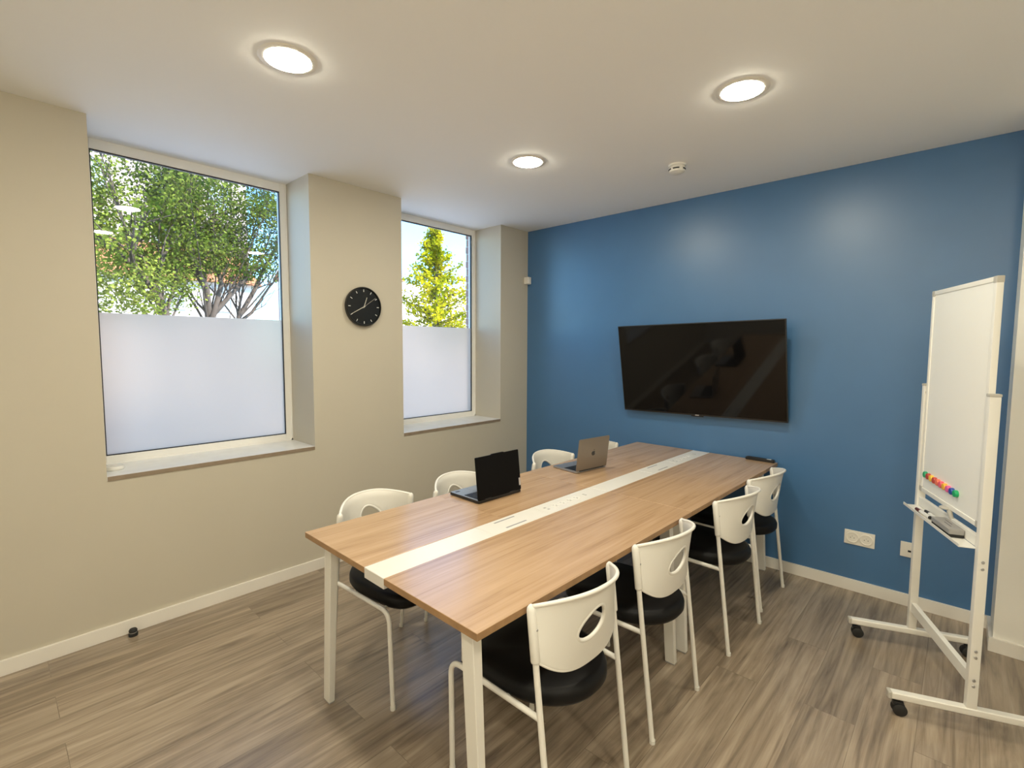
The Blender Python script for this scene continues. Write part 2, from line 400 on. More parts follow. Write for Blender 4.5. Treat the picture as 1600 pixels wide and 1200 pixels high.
MB().lathe([(0, .028), (.005, .028), (.005, .035), (0, .035)], 16).build('hub', M['clock_hand'], t)

# ------------------------------------------------------------------ small wall and sill things
t = thing('motion_sensor', 'small white square sensor on the wall corner beside the blue wall', 'sensor', (0, -.032, 2.18))
MB().box((-.001, -.024, -.034), (.055, .024, .034), .008, 3).build('housing', M['white_plastic'], t, smooth=40)
MB().box((.0545, -.013, -.018), (.057, .013, .018), .001).build('lens', M['socket_face'], t)
t = thing('sill_sensor', 'small white round device lying on the sill of the large window', 'sensor', (-.165, -3.232, ZS))
MB().lathe([(0, 0), (.040, 0), (.044, .004), (.045, .012), (.041, .020), (.034, .023), (0, .024)], 40).build('shell', M['white_plastic'], t, smooth=35)
MB().lathe([(0, .024), (.016, .024), (.015, .0255), (0, .0255)], 24).build('button', M['white_trim'], t, smooth=30)
t = thing('door_stop', 'small black rubber door stop on the floor by the cream wall', 'door stop', (.052, -3.222, 0))
MB().lathe([(0, 0), (.020, 0), (.021, .012), (.019, .016), (0, .016)], 24).build('base', M['rubber'], t, smooth=35)
MB().lathe([(.0, .016), (.0165, .016), (.0165, .022), (.0, .022)], 24).build('ring', M['steel'], t, smooth=35)
MB().lathe([(0, .022), (.018, .022), (.019, .030), (.015, .037), (0, .038)], 24).build('cap', M['rubber'], t, smooth=35)

def socket_face(root, x, holes=True):
    f = MB().lathe([(.0345, 0), (.035, .0115), (.033, .0125), (.028, .0118), (.027, .010), (0, .009)], 40, Matrix.Translation((x, 0, 0)) @ Matrix.Rotation(R90, 4, 'X')).build('socket', M['socket_face'], root, smooth=40)
    if holes:
        for dx, dz in ((-.0095, 0), (.0095, 0)): MB().lathe([(0, .0088), (.0026, .0088), (.0026, .0096), (0, .0096)], 12, Matrix.Translation((x + dx, 0, dz - .002)) @ Matrix.Rotation(R90, 4, 'X')).build('pin_hole', M['black'], f)
        MB().lathe([(0, .009), (.0024, .009), (.0024, .0105), (0, .0105)], 12, Matrix.Translation((x, 0, .0085)) @ Matrix.Rotation(R90, 4, 'X')).build('earth_pin', M['steel'], f)
t = thing('double_socket', 'white double wall socket low on the blue wall', 'socket', (2.779, 0, .343))
MB().box((-.079, -.008, -.045), (.079, 0, .045), .003).build('plate', M['socket_face'], t)
socket_face(t, -.036); socket_face(t, .036)
t = thing('network_socket', 'white wall outlet partly hidden behind the whiteboard leg', 'socket', (3.027, 0, .341))
MB().box((-.045, -.008, -.045), (.045, 0, .045), .003).build('plate', M['socket_face'], t)
MB().lathe([(.029, 0), (.030, .0105), (.0, .0105)], 32, Matrix.Rotation(R90, 4, 'X')).build('insert', M['socket_face'], t, smooth=30)
MB().box((-.009, -.0115, -.012), (.006, -.0095, -.001)).build('port', M['black'], t)

# ------------------------------------------------------------------ television
t = thing('television', 'large black flat television mounted on the blue wall', 'television', (1.7436, -.120, 1.3698))
ry = Matrix.Rotation(math.radians(-.9), 4, 'Y'); tilt = Matrix.Rotation(.1733, 4, 'X')
TM = ry @ tilt
w2, h2 = .6125, .349
def tv(mb, name, mat, parent=None, smooth=None): 
    bmesh.ops.transform(mb.bm, matrix=TM, verts=mb.bm.verts); return mb.build(name, mat, parent or t, smooth)
c = MB(); c.box((-w2, 0, -h2), (w2, .018, h2), .003); c.box((-w2 + .1, .015, -h2 + .03), (w2 - .1, .050, h2 - .16), .01)
tv(c, 'casing', M['black'])
tv(MB().box((-w2 + .006, -.0015, -h2 + .012), (w2 - .006, .001, h2 - .006), .0008), 'screen', M['screen'])
tv(MB().box((-.045, -.002, -h2 - .008), (.045, .012, -h2 + .004), .002), 'sensor_bar', M['black'])
o = tv(MB().box((-.014, -.0026, -h2 + .001), (.014, -.0005, -h2 + .0075)), 'badge', M['silver']); o['label'] = 'tiny silver badge'
MB().box((-.22, .105, -.16), (.22, .1195, .16), .003).build('wall_mount', M['black'], t)
for q in (-.15, .15): MB().box((q - .02, .03, -.15), (q + .02, .106, .15), .003).build('mount_arm', M['black'], t)

# ------------------------------------------------------------------ tables
TR = Matrix.Translation((TX, TY, 0)) @ Matrix.Rotation(TTH, 4, 'Z')
def table(b0, b1, label, group):
    root = thing('conference_table', label, 'table', TR @ Vector((TW / 2, (b0 + b1) / 2, 0)), (0, 0, TTH), group)
    ox, oy = -TW / 2, -(b1 - b0) / 2; L = b1 - b0
    S0, S1 = .4755, .6005
    th = .026
    for a0, a1 in ((0, S0 - .0015), (S1 + .0015, TW)):
        o = MB().box((ox + a0, oy + .0005, HT - th + .002), (ox + a1, oy + L - .0005, HT), .0012, 1).build('tabletop', M['oak'], root)
        o.data.materials.append(M['oak_edge'])
        for p in o.data.polygons:
            if abs(p.normal.z) < .5: p.material_index = 1
    strip = MB().box((ox + S0, oy + .001, HT - .040), (ox + S1, oy + L - .001, HT - .0005), .0015, 1).build('cable_strip', M['strip'], root); strip['label'] = 'white centre strip with power outlets'
    lid = MB().box((ox + S0 + .003, oy + .53, HT - .002), (ox + S1 - .003, oy + .865, HT + .0008), .0004, 1).build('cable_lid', M['strip'], strip)
    for a in (.5015, .577): MB().box((ox + a - .0045, oy + .622, HT - .0005), (ox + a + .0045, oy + .752, HT + .0013), .0003, 1).build('cable_slot', M['slot'], strip)
    md = MB().box((ox + S0 + .003, oy + .895, HT - .002), (ox + S1 - .003, oy + 1.30, HT + .0008), .0004, 1).build('socket_block', M['strip'], strip)
    for i in range(4):
        cx, cy = ox + .541, oy + 1.005 + i * .0575
        k_ = MB().lathe([(0, 0), (.0205, 0), (.0215, .0010), (.0225, 0)], 24, Matrix.Translation((cx, cy + .001, HT + .0007)))
        n0 = len(k_.bm.faces)
        for dx, dy in ((-.010, 0), (.010, 0), (0, .011)): k_.lathe([(0, 0), (.004, 0), (.004, .0007), (0, .0007)], 8, Matrix.Translation((cx + dx, cy + dy, HT + .0004)))
        oo = k_.build('power_outlet', M['socket_face'], strip); oo.data.materials.append(M['socket_grey'])
        for p in list(oo.data.polygons)[n0:]: p.material_index = 1
    for dx, dy in ((.528, .941), (.553, .941), (.549, 1.255), (.535, 1.255)): MB().box((ox + dx - .005, oy + dy - .007, HT), (ox + dx + .005, oy + dy + .007, HT + .0014)).build('data_port', M['socket_grey'], strip)
    # splayed legs
    zt = HT - th
    def leg(sa, sb):
        def c(a0, a1, d0, d1, z):
            A = [(a0, d0), (a1, d0), (a1, d1), (a0, d1)]
            out = []
            for a, d in A:
                X = ox + (a if sa < 0 else TW - a); Y = oy + (d if sb < 0 else L - d); out.append((X, Y, z))
            return out if sa * sb > 0 else out[::-1]
        m_ = MB(); m_.hexa(c(.031, .080, .049, .075, 0.006), c(.074, .128, .049, .085, zt)); bmesh.ops.bevel(m_.bm, geom=m_.bm.edges[:], offset=.002, segments=1, affect='EDGES')
        lg = m_.build('leg', M['white_metal'], root)
        f_ = MB(); f_.hexa(c(.033, .078, .051, .073, 0), c(.033, .078, .051, .073, .0065)); f_.build('foot_pad', M['grey_glide'], lg)
    for sa in (-1, 1):
        for sb in (-1, 1): leg(sa, sb)
    fr = MB()
    for yy in (.055, L - .085): fr.box((ox + .075, oy + yy, zt - .046), (ox + TW - .075, oy + yy + .03, zt - .0005), .002, 1)
    for xx in (.30, TW - .34): fr.box((ox + xx, oy + .07, zt - .042), (ox + xx + .04, oy + L - .07, zt - .001), .002, 1)
    fr.build('under_frame', M['white_metal'], root)
    return root
mid = TL / 2
table(0, mid, 'near half of the oak conference table carrying the black laptop', 'oak tables pushed end to end')
table(mid + .001, TL, 'far half of the oak conference table touching the blue wall', 'oak tables pushed end to end')

# ------------------------------------------------------------------ chairs (local: +Y faces the sitter's front, rear feet at y=0)
C = dict(sT=.119, sB=.034, ze=.761, zm=.797, zbs=.598, zbm=.532, W=.208, lean=.094, px=2.317)
def zlim(u):
    a = min(1, abs(u)); return C['zbs'] + (C['zbm'] - C['zbs']) * (1 - a ** 3), C['ze'] + (C['zm'] - C['ze']) * (1 - a ** C['px'])
def shell(u, z, off=0.0):
    sag = C['sB'] + (C['sT'] - C['sB']) * (z - .5) / .3; a = min(1, abs(u))
    zt = zlim(u)[1]; fl = max(0, 1 - (zt - z) / .035) ** 2 * .010 * (1 - a ** 4)
    return Vector((C['W'] * u, C['lean'] * z / .765 - sag * (1 - a ** C['px']) - fl + off, z))
def make_chair(label):
    root = thing('chair', label, 'chair', group='white chairs with black seats')
    # backrest shell with an oval hole
    bm = bmesh.new(); hz, hr, hv, hu = .675, .060, .053, -.10
    outl = []
    nt_, ns = 44, 14
    for i in range(nt_): u = 1 - 2 * i / nt_; outl.append((u, zlim(u)[1]))
    for i in range(ns): z0, z1 = zlim(1); outl.append((-1, z1 + (z0 - z1) * i / ns))
    for i in range(nt_): u = -1 + 2 * i / nt_; outl.append((u, zlim(u)[0]))
    for i in range(ns): z0, z1 = zlim(1); outl.append((1, z0 + (z1 - z0) * i / ns))
    rings = []
    nr = 9
    for k in range(nr + 1):
        ring = []
        f = k / nr
        for (u, z) in outl:
            a = math.atan2((z - hz) / .13, u - hu)
            iu, iz = hu + hr / C['W'] * math.cos(a) * (1 - .22 * math.sin(a)) + .07 * math.sin(a), hz + hv * math.sin(a)
            ff = f ** .9
            ring.append(bm.verts.new(shell(iu + (u - iu) * ff, iz + (z - iz) * ff)))
        rings.append(ring)
    n = len(outl)
    for a, b in zip(rings, rings[1:]):
        for i in range(n): bm.faces.new((a[i], a[(i + 1) % n], b[(i + 1) % n], b[i]))
    bmesh.ops.recalc_face_normals(bm, faces=bm.faces)
    mb = MB(); mb.bm.free(); mb.bm = bm
    o = mb.build('backrest', M['white_plastic'], root, smooth=180)
    sm = o.modifiers.new('thick', 'SOLIDIFY'); sm.thickness = .009; sm.offset = 0
    bv = o.modifiers.new('edge', 'BEVEL'); bv.width = .002; bv.segments = 2; bv.limit_method = 'ANGLE'
    # rolled rim, hole lip and post sleeves: parts of the backrest
    rim = MB(); pts = [shell(u, zlim(u)[1] - .002, -.001) for u in [-1 + 2 * i / 40 for i in range(41)]]
    rim.tube(pts, .0068, 10); pts = [shell(u, zlim(u)[0] + .001) for u in [-1 + 2 * i / 40 for i in range(41)]]; rim.tube(pts, .0052, 10)
    rim.build('rolled_rim', M['white_plastic'], o, smooth=180)
    lip = MB(); pts = []
    for i in range(49):
        a = 2 * math.pi * i / 48; pts.append(shell(hu + hr / C['W'] * math.cos(a) * (1 - .22 * math.sin(a)) + .07 * math.sin(a), hz + hv * math.sin(a)))
    lip.tube(pts, .0068, 10, caps=False); lip.build('hole_lip', M['white_plastic'], o, smooth=180)
    for s in (-1, 1):
        def post(z): return Vector((s * C['W'], C['lean'] * z / .765, z))
        zs = [C['zbs'] - .004, C['zbs'], .68, C['ze'] - .012, C['ze'] - .003, C['ze'] + .003, C['ze'] + .006]
        MB().tube([post(z) for z in zs], [.0135, .0148, .0148, .0146, .012, .007, .002], 16).build('sleeve', M['white_plastic'], o, smooth=180)
        p = post(.693); MB().lathe([(0, 0), (.0042, 0), (.0036, .0016), (0, .0018)], 12, Matrix.Translation(p + Vector((-s * .003, -.0142, 0))) @ Matrix.Rotation(R90, 4, 'X')).build('screw', M['steel'], o, smooth=40)
        # rear leg / post
        lg = MB().tube([post(.012), post(.3), post(.603)], .0098, 14).build('leg', M['white_metal'], root, smooth=60)
        MB().lathe([(0, 0), (.0112, 0), (.0118, .004), (.0112, .016), (0, .016)], 16, Matrix.Translation(post(0.0))).build('foot_cap', M['grey_glide' if 0 else 'white_plastic'], lg, smooth=40)
        # front leg bent into the side rail
        f = fillet([Vector((s * .213, .468, .012)), Vector((s * .222, .462, .428)), Vector((s * .207, .062, .424))], .055, 8)
        lg = MB().tube(f[:10] , .0098, 14).build('leg', M['white_metal'], root, smooth=60)
        MB().lathe([(0, 0), (.0112, 0), (.0118, .004), (.0112, .016), (0, .016)], 16, Matrix.Translation((s * .213, .468, 0))).build('foot_cap', M['white_plastic'], lg, smooth=40)
        MB().tube([f[9], f[10], Vector((s * .2075, .055, .424))], .0096, 14).build('side_rail', M['white_metal'], root, smooth=60)
    for xx, yy in ((.205, .40), (.203, .20)): MB().tube([(-xx, yy, .420), (xx, yy, .420)], .006, 12).build('cross_rail', M['white_metal'], root, smooth=60)
    # seat pad
    s_ = bmesh.new(); prof = [(.30, .412), (.86, .413), (.955, .419), (1.0, .434), (1.0, .456), (.975, .470), (.90, .4775), (.5, .474), (.0, .472)]
    n = 64; rings = []
    for k, z in prof:
        if k < 1e-6: rings.append([s_.verts.new((0, .245, z))]); continue
        ring = []
        for i in range(n):
            a = 2 * math.pi * i / n; ca, sa = math.cos(a), math.sin(a)
            ex = 2.15 if sa < 0 else 4.2
            X = .204 * math.copysign(abs(ca) ** (2 / ex), ca); Y = (.247 if sa < 0 else .242) * math.copysign(abs(sa) ** (2 / ex), sa)
            drop = -.014 * max(0, (Y - .12) / .12) ** 2
            ring.append(s_.verts.new((X * k, .245 + Y * k, z + drop * k)))
        rings.append(ring)
    s_.faces.new(rings[0][::-1])
    for a, b in zip(rings, rings[1:]):
        for i in range(n):
            if len(b) == 1: s_.faces.new((a[i], a[(i + 1) % n], b[0]))
            else: s_.faces.new((a[i], a[(i + 1) % n], b[(i + 1) % n], b[i]))
    mb = MB(); mb.bm.free(); mb.bm = s_; mb.build('seat', M['black_seat'], root, smooth=180)
    return root
spots = [
    (2.399, -2.413, R90 - .035, 'white chair with black seat nearest the camera, right side of the table'),
    (2.400, -1.793, R90 - .013, 'white chair second from the camera on the right side of the table'),
    (2.430, -1.025, R90 - .056, 'white chair third from the camera on the right side of the table'),
    (2.415, -.470, R90 - .03, 'white chair beside the blue wall on the right side of the table'),
    (1.029, -2.410, -R90 + .075, 'white chair on the window side nearest the camera, black seat showing under the table end'),
    (1.057, -1.869, -R90 + .051, 'white chair on the window side, partly hidden behind the black laptop'),
    (1.047, -1.011, -R90 - .036, 'white chair on the window side, left of the grey laptop'),
    (1.089, -.440, -R90 + .075, 'white chair by the blue wall on the window side, mostly hidden by the grey laptop'),
]
proto = make_chair(spots[0][3])
for i, (x, y, r, lab) in enumerate(spots):
    c = proto if i == 0 else copy_tree(proto)
    c.location = (x, y, 0); c.rotation_euler = (0, 0, r); c['label'] = lab

# ------------------------------------------------------------------ laptops (local: +x toward lid back, -x toward user, origin at hinge middle)
def laptop(label, loc, rz, depth, width, lid_h, lean, kind):
    root = thing('laptop', label, 'laptop', loc, (0, 0, rz))
    dark = kind == 'black'
    th = .016 if dark else .012
    base = MB().prism(rounded_rect(-depth, -width / 2, 0, width / 2, .006 if dark else .010), .0025, th, bevel=.0025).build('base', M['black'] if dark else M['alu_light'], root, smooth=30)
    MB().prism(rounded_rect(-depth + .002, -width / 2 + .002, -.004, width / 2 - .002, .006), th - .0006, th + .0006).build('deck', M['palm'] if dark else M['alu_light'], base)
    for fx in (-depth + .02, -.02):
        for fy in (-width / 2 + .025, width / 2 - .025): MB().lathe([(0, .0006), (.007, .0006), (.007, .003), (0, .003)], 12, Matrix.Translation((fx, fy, 0))).build('rubber_foot', M['rubber'], base)
    keys_grid(-depth * .56, -depth * .07, -width * .455, width * .455, 6, 15, th + .0003, .0013, .0022).build('keyboard', M['key'], base)
    MB().prism(rounded_rect(-depth + .008, -.05, -depth * .60, .05, .003), th + .0004, th + .0010).build('touchpad', M['palm'] if dark else M['alu_light'], base)
    if dark:
        o = MB().box((-depth + .020, -width / 2 + .018, th), (-depth + .034, -width / 2 + .044, th + .0012)).build('badge', M['black'], base)
    # lid
    LM = Matrix.Translation((0.0, 0, th + .001)) @ Matrix.Rotation(lean, 4, 'Y')
    ol = rounded_rect(-width / 2, 0, width / 2, lid_h, .004 if dark else .009)
    if dark:  # raised camera bump in the middle of the top edge
        out = []
        for p in ol: out.append(p)
        k = next(i for i, p in enumerate(out) if abs(p[1] - lid_h) < 1e-6 and p[0] < width / 2 - .003 + 1e-6)
        out[k + 1:k + 1] = [(.048, lid_h), (.040, lid_h + .004), (-.040, lid_h + .004), (-.048, lid_h)]
        ol = out
    # outline plane (y, z): map (a, b) -> (thickness x, a -> y, b -> z)
    PM = LM @ Matrix(((0, 0, 1, 0), (1, 0, 0, 0), (0, 1, 0, 0), (0, 0, 0, 1)))
    tl = .007 if dark else .0055
    lid = MB().prism(ol, -tl, 0.0, PM, bevel=.0 if dark else .0012).build('lid', M['matte_black'] if dark else M['alu'], root, smooth=30)
    MB().prism(rounded_rect(-width / 2 + .006, .012, width / 2 - .006, lid_h - .007, .003), -tl - .0008, -tl + .0004, PM).build('screen', M['screen'], lid)
    for y in ((-width * .36, -width * .22), (width * .22, width * .36)) if dark else ((-width * .4, width * .4),): MB().tube([(-.003, y[0], th), (-.003, y[1], th)], .005, 12).build('hinge', M['black'], root, smooth=50)
    if dark:
        o = MB().prism([(width / 2 - .013, .022), (width / 2 - .001, .022), (width / 2 - .001, .062), (width / 2 - .013, .062)], .0, .0007, PM).build('maker_tag', M['silver'], lid); o['label'] = 'small silver tag'
    else:
        # bitten fruit emblem in the middle of the lid
        ap = []
        for i in range(40):
            a = 2 * math.pi * i / 40; r = .0165 * (1 - .10 * math.cos(2 * a + math.pi) * (1 if math.sin(a) > 0 else .4)); x, z = r * math.cos(a) * .95, r * math.sin(a)
            if math.sin(a) > .9: z -= .0022 * (math.sin(a) - .9) / .1
            if math.sin(a) < -.9: z += .0015 * (-math.sin(a) - .9) / .1
            d = math.hypot(x - .020, z - .003)
            if d < .0085: x = .020 - math.sqrt(max(0, .0085 ** 2 - (z - .003) ** 2))
            ap.append((x, lid_h * .50 + z))
        g_ = MB().prism(ap, 0.0, .0006, PM)
        lf = [(.001 + .0065 * t_ + s_ * .0030 * math.sin(math.pi * t_), lid_h * .50 + .0170 + .0085 * t_) for s_, ts in ((1, [i / 8 for i in range(9)]), (-1, [1 - i / 8 for i in range(1, 8)])) for t_ in ts]
        g_.prism(lf, 0.0, .0006, PM)
        o = g_.build('emblem', M['logo'], lid); o['label'] = 'dark bitten fruit emblem'
    return root
laptop('open black laptop with its back to the camera, on the near table', (1.480, -1.9025, HT), .026 * -1, .228, .307, .214, -.115, 'black')
laptop('open grey metal laptop with a dark lid emblem, beyond the black laptop', (1.500, -1.093, HT), -.150, .212, .281, .204, .125, 'grey')

# ------------------------------------------------------------------ remote control
t = thing('remote_control', 'long black remote control on the far right corner of the table', 'remote control', (2.196, -.050, HT), (0, 0, -.03))
MB().prism(rounded_rect(-.095, -.020, .095, .020, .012, 6), 0, .019, bevel=.004).build('body', M['black'], t, smooth=40)
keys_grid(-.082, .036, -.014, .014, 9, 3, .0191, .0016, .0016).build('buttons', M['rubber'], t)
o = MB().box((.045, -.013, .0185), (.072, .008, .0198), .0004, 1).build('pale_patch', M['clock_mark'], t); o['label'] = 'white patch near one end'  # thin pale rectangle on the top face, near one end

# ------------------------------------------------------------------ mobile whiteboard
# local frame: x along the board (far post -> near post), y = -n (behind), z up;  m = toward the table
dv = Vector((.367, -.9302, 0)); nv = Vector((-.9302, -.367, 0))
WB = Matrix(((dv.x, nv.x, 0, 3.078), (dv.y, nv.y, 0, -.503), (0, 0, 1, 0), (0, 0, 0, 1)))
# dv x nv = (.367*-.367 - .9302*.9302) z = -1 : left handed, so flip: use x' = -dv
WX = Matrix(((-dv.x, nv.x, 0, 3.078), (-dv.y, nv.y, 0, -.503), (0, 0, 1, 0), (0, 0, 0, 1)))
wrot = math.atan2(-dv.y, -dv.x)
root = thing('mobile_whiteboard', 'tall white revolving whiteboard on a wheeled stand at the right', 'whiteboard', (3.078, -.503, 0), (0, 0, wrot))
# helper: s along dv, m along nv ; local x = -s, local y = m
def wbox(mb, s0, s1, m0, m1, z0, z1, bev=.002, seg=2): return mb.box((-s1, m0, z0), (-s0, m1, z1), bev, seg)
SP = .602
for s in (0, SP):
    po = wbox(MB(), s - .013, s + .013, -.0175, .0175, .095, 1.352, .004).build('post', M['white_metal'], root, smooth=35)
    wbox(MB(), s - .0145, s + .0145, -.019, .019, 1.350, 1.362, .004).build('post_cap', M['cap_grey'], po, smooth=40)
    out = 1 if s else -1
    for z in (.70, .672, .335, .310, .215, .190) if s else (.335, .31): MB().lathe([(0, 0), (.0062, 0), (.005, .0025), (0, .003)], 14, Matrix.Translation((-(s + out * .0128), 0, z)) @ Matrix.Rotation(-out * R90, 4, 'Y')).build('bolt', M['steel'], po, smooth=40)
    # foot bar
    fo = MB()
    fpts = [(-s, -.275, .083), (-s, .275, .083)]
    fo.box((-s - .017, -.27, .068), (-s + .017, .27, .098), .010, 3)
    ft = fo.build('foot', M['white_metal'], root, smooth=40)
    for e_ in (-1, 1):
        MB().box((-s - .0175, e_ * .268 - .008, .0675), (-s + .0175, e_ * .268 + .008, .0985), .008, 3).build('end_cap', M['cap_grey'], ft, smooth=40)
        ca = MB(); yy = e_ * .238
        ca.box((-s - .006, yy - .006, .05), (-s + .006, yy + .006, .07)); ca.box((-s - .012, yy - .020, .040), (-s + .012, yy + .018, .060), .006, 2)
        cs = ca.build('caster', M['black'], root, smooth=40)
        wh = MB()
        for q in (-.0135, .0135):
            wh.lathe([(0, -.006), (.020, -.006), (.0255, -.003), (.0255, .003), (.020, .006), (0, .006)], 28, Matrix.Translation((-s + q, yy - e_ * .006, .0255)) @ Matrix.Rotation(R90, 4, 'Y'))
        wh.build('wheel', M['rubber'], cs, smooth=40)
br_ = MB(); wbox(br_, .013, SP - .013, -.011, .011, .188, .236, .002); br_.build('brace', M['white_metal'], root)
# tray: back rail, shelf and lip
tr = MB(); wbox(tr, .013, SP - .013, -.008, .010, .748, .792, .002)
tr.build('tray_rail', M['white_metal'], root)
ty = MB(); wbox(ty, .010, SP - .010, .010, .070, .744, .747, .001); wbox(ty, .010, SP - .010, .068, .071, .744, .757, .001)
tray = ty.build('tray', M['white_metal'], root)
# board
TB = .826; TT = 1.812; B0, B1 = .016, SP - .016
def bpart(mb, name, mat, parent, smooth=None): return mb.build(name, mat, parent, smooth)
core = wbox(MB(), B0 + .012, B1 - .012, -.007, .007, TB + .012, TT - .012, .001).build('board', M['white_board'], root)
fr = MB()
wbox(fr, B0, B0 + .020, -.011, .011, TB, TT, .003); wbox(fr, B1 - .020, B1, -.011, .011, TB, TT, .003)
wbox(fr, B0 + .02, B1 - .02, -.011, .011, TB, TB + .020, .003); wbox(fr, B0 + .02, B1 - .02, -.011, .011, TT - .020, TT, .003)
fr.build('frame', M['board_frame'], core, smooth=40)
for s in (B0, B1):
    for z in (TB, TT):
        sx = (s - .001, s + .026) if s == B0 else (s - .026, s + .001); zz = (z - .001, z + .026) if z == TB else (z - .026, z + .001)
        wbox(MB(), *sx, -.0122, .0122, *zz, .004, 2).build('corner_cap', M['cap_grey'], core, smooth=40)
for s in (B0 - .004, B1 + .004):
    MB().tube([(-s - .006, 0, 1.318), (-s + .006, 0, 1.318)], .012, 16).build('pivot', M['cap_grey'], root, smooth=40)
# locking clip under the board
cl = MB(); cl.lathe([(0, 0), (.026, .001), (.027, .006), (.020, .010), (0, .011)], 24, Matrix.Translation((-.318, .018, .822)) @ Matrix.Scale(.75, 4, (0, 1, 0)))
cl.tube([(-.345, .012, .822), (-.352, .010, .805), (-.358, .006, .785)], [.010, .009, .007], 12); cl.tube([(-.318, .012, .824), (-.350, .010, .822)], .006, 10)
cl.build('locking_clip', M['cap_grey'], root, smooth=40)

WT = Matrix.Translation((3.078, -.503, 0)) @ Matrix.Rotation(wrot, 4, 'Z')
mags = [('green', (.03, .38, .16)), ('dark red', (.50, .055, .03)), ('yellow', (.95, .62, .07)), ('brick red', (.58, .07, .04)), ('coral red', (.90, .20, .11)),
        ('hot pink', (.90, .13, .19)), ('amber', (.95, .50, .05)), ('magenta', (.80, .13, .36)), ('dark blue', (.03, .08, .38)), ('bright green', (.01, .40, .14))]
place = ['at the far end of the row', 'second from the far end', 'third from the far end', 'fourth from the far end', 'fifth in the row', 'sixth in the row', 'seventh in the row', 'eighth in the row', 'ninth in the row, next to the near end', 'at the near end of the row']
mp = None
for i, (nm, col) in enumerate(mags):
    s = .082 + i * .0345; z = .9195 - i * .0009
    r = WT @ Matrix.Translation((-s, .007, z)) @ Matrix.Rotation(-R90, 4, 'X')
    mm = MB().lathe([(0, 0), (.0145, 0), (.0155, .002), (.0150, .011), (.0135, .0135), (0, .0145)], 24).build('magnet', pbr('magnet_%s' % nm.replace(' ', '_'), col, .35), smooth=40)
    mm.matrix_world = r
    tag(mm, 'round %s magnet on the whiteboard, %s' % (nm, place[i]), 'magnet', 'coloured magnets on the whiteboard')
# markers and eraser in the tray
def marker(s, m, z, ang, cap, label, L=.125):
    r = thing('marker_pen', label, 'marker', WT @ Vector((-s, m, z)), (0, 0, wrot + ang), 'marker pens in the tray')
    MB().tube([(-.0, 0, 0), (L * .68, 0, 0)], .0082, 16).build('barrel', M['clock_mark'], r, smooth=40)
    MB().tube([(L * .68, 0, 0), (L * .70, 0, 0), (L, 0, 0)], [.0086, .0088, .0072], 16).build('cap', cap, r, smooth=40)
    MB().tube([(-.006, 0, 0), (0, 0, 0)], [.0066, .0082], 16).build('end_plug', M['black'], r, smooth=40)
marker(.255, .046, .7564, .05, pbr('cap_dark_red', (.10, .025, .025), .4), 'white marker pen with a dark cap at the front of the whiteboard tray', .135)
marker(.285, .026, .7563, .0, M['black'], 'white marker pen with a black cap lying behind the front marker', .135)
er = thing('board_eraser', 'grey whiteboard eraser with a black base lying in the tray', 'eraser', WT @ Vector((-.405, .0385, .7472)), (0, 0, wrot))
MB().box((-.083, -.026, 0), (.083, .026, .014), .002).build('felt', M['rubber'], er)
MB().box((-.085, -.027, .013), (.085, .027, .036), .005, 3).build('grip', M['eraser_grey'], er, smooth=40)
for a, b, c in ((-.05, .012, .006), (-.015, .050, -.010)): MB().box((a, c - .0015, .0355), (b, c + .0015, .0364)).build('groove', M['black'], er)

# ------------------------------------------------------------------ outside
struct(MB().box((-70, -50, -.4), (XE - .02, 70, -.15)).build('ground', M['ground']), 'grey paving outside the windows', 'ground')
random.seed(11)
def rnd(a, b): return random.uniform(a, b)
def leaves(mb, pts, n, spread, size):
    for _ in range(n):
        p = Vector(random.choice(pts)) + Vector((random.gauss(0, spread), random.gauss(0, spread), random.gauss(0, spread * .8)))
        a = Vector((rnd(-1, 1), rnd(-1, 1), rnd(-.7, .7))).normalized(); b = a.cross(Vector((rnd(-1, 1), rnd(-1, 1), rnd(-1, 1)))).normalized()
        l = size * rnd(.6, 1.3); w_ = l * rnd(.35, .5)
        vs = [mb.bm.verts.new(q) for q in (p, p + a * l * .5 + b * w_, p + a * l, p + a * l * .5 - b * w_)]
        mb.bm.faces.new(vs)
def grow(mb, tips, p, d, L, r, lvl, upb=.25):
    n = 4; pts = [p]; q = p.copy(); dd = d.normalized()
    for i in range(n):
        dd = (dd + Vector((rnd(-.22, .22), rnd(-.22, .22), rnd(-.12, .2) + upb * .15))).normalized(); q = q + dd * L / n; pts.append(q.copy())
    mb.tube(pts, [r * (1 - .55 * i / n) for i in range(n + 1)], 6 if lvl else 8, caps=False)
    if lvl <= 0:
        tips.extend(pts[1:]); return
    for k in range(3 if lvl > 1 else 4):
        j = random.choice((1, 2, 3, 4)) if k else n
        nd = (dd + Vector((rnd(-1, 1), rnd(-1, 1), rnd(-.35, .75)))).normalized()
        grow(mb, tips, pts[j], nd, L * rnd(.6, .8), r * .5, lvl - 1, upb)
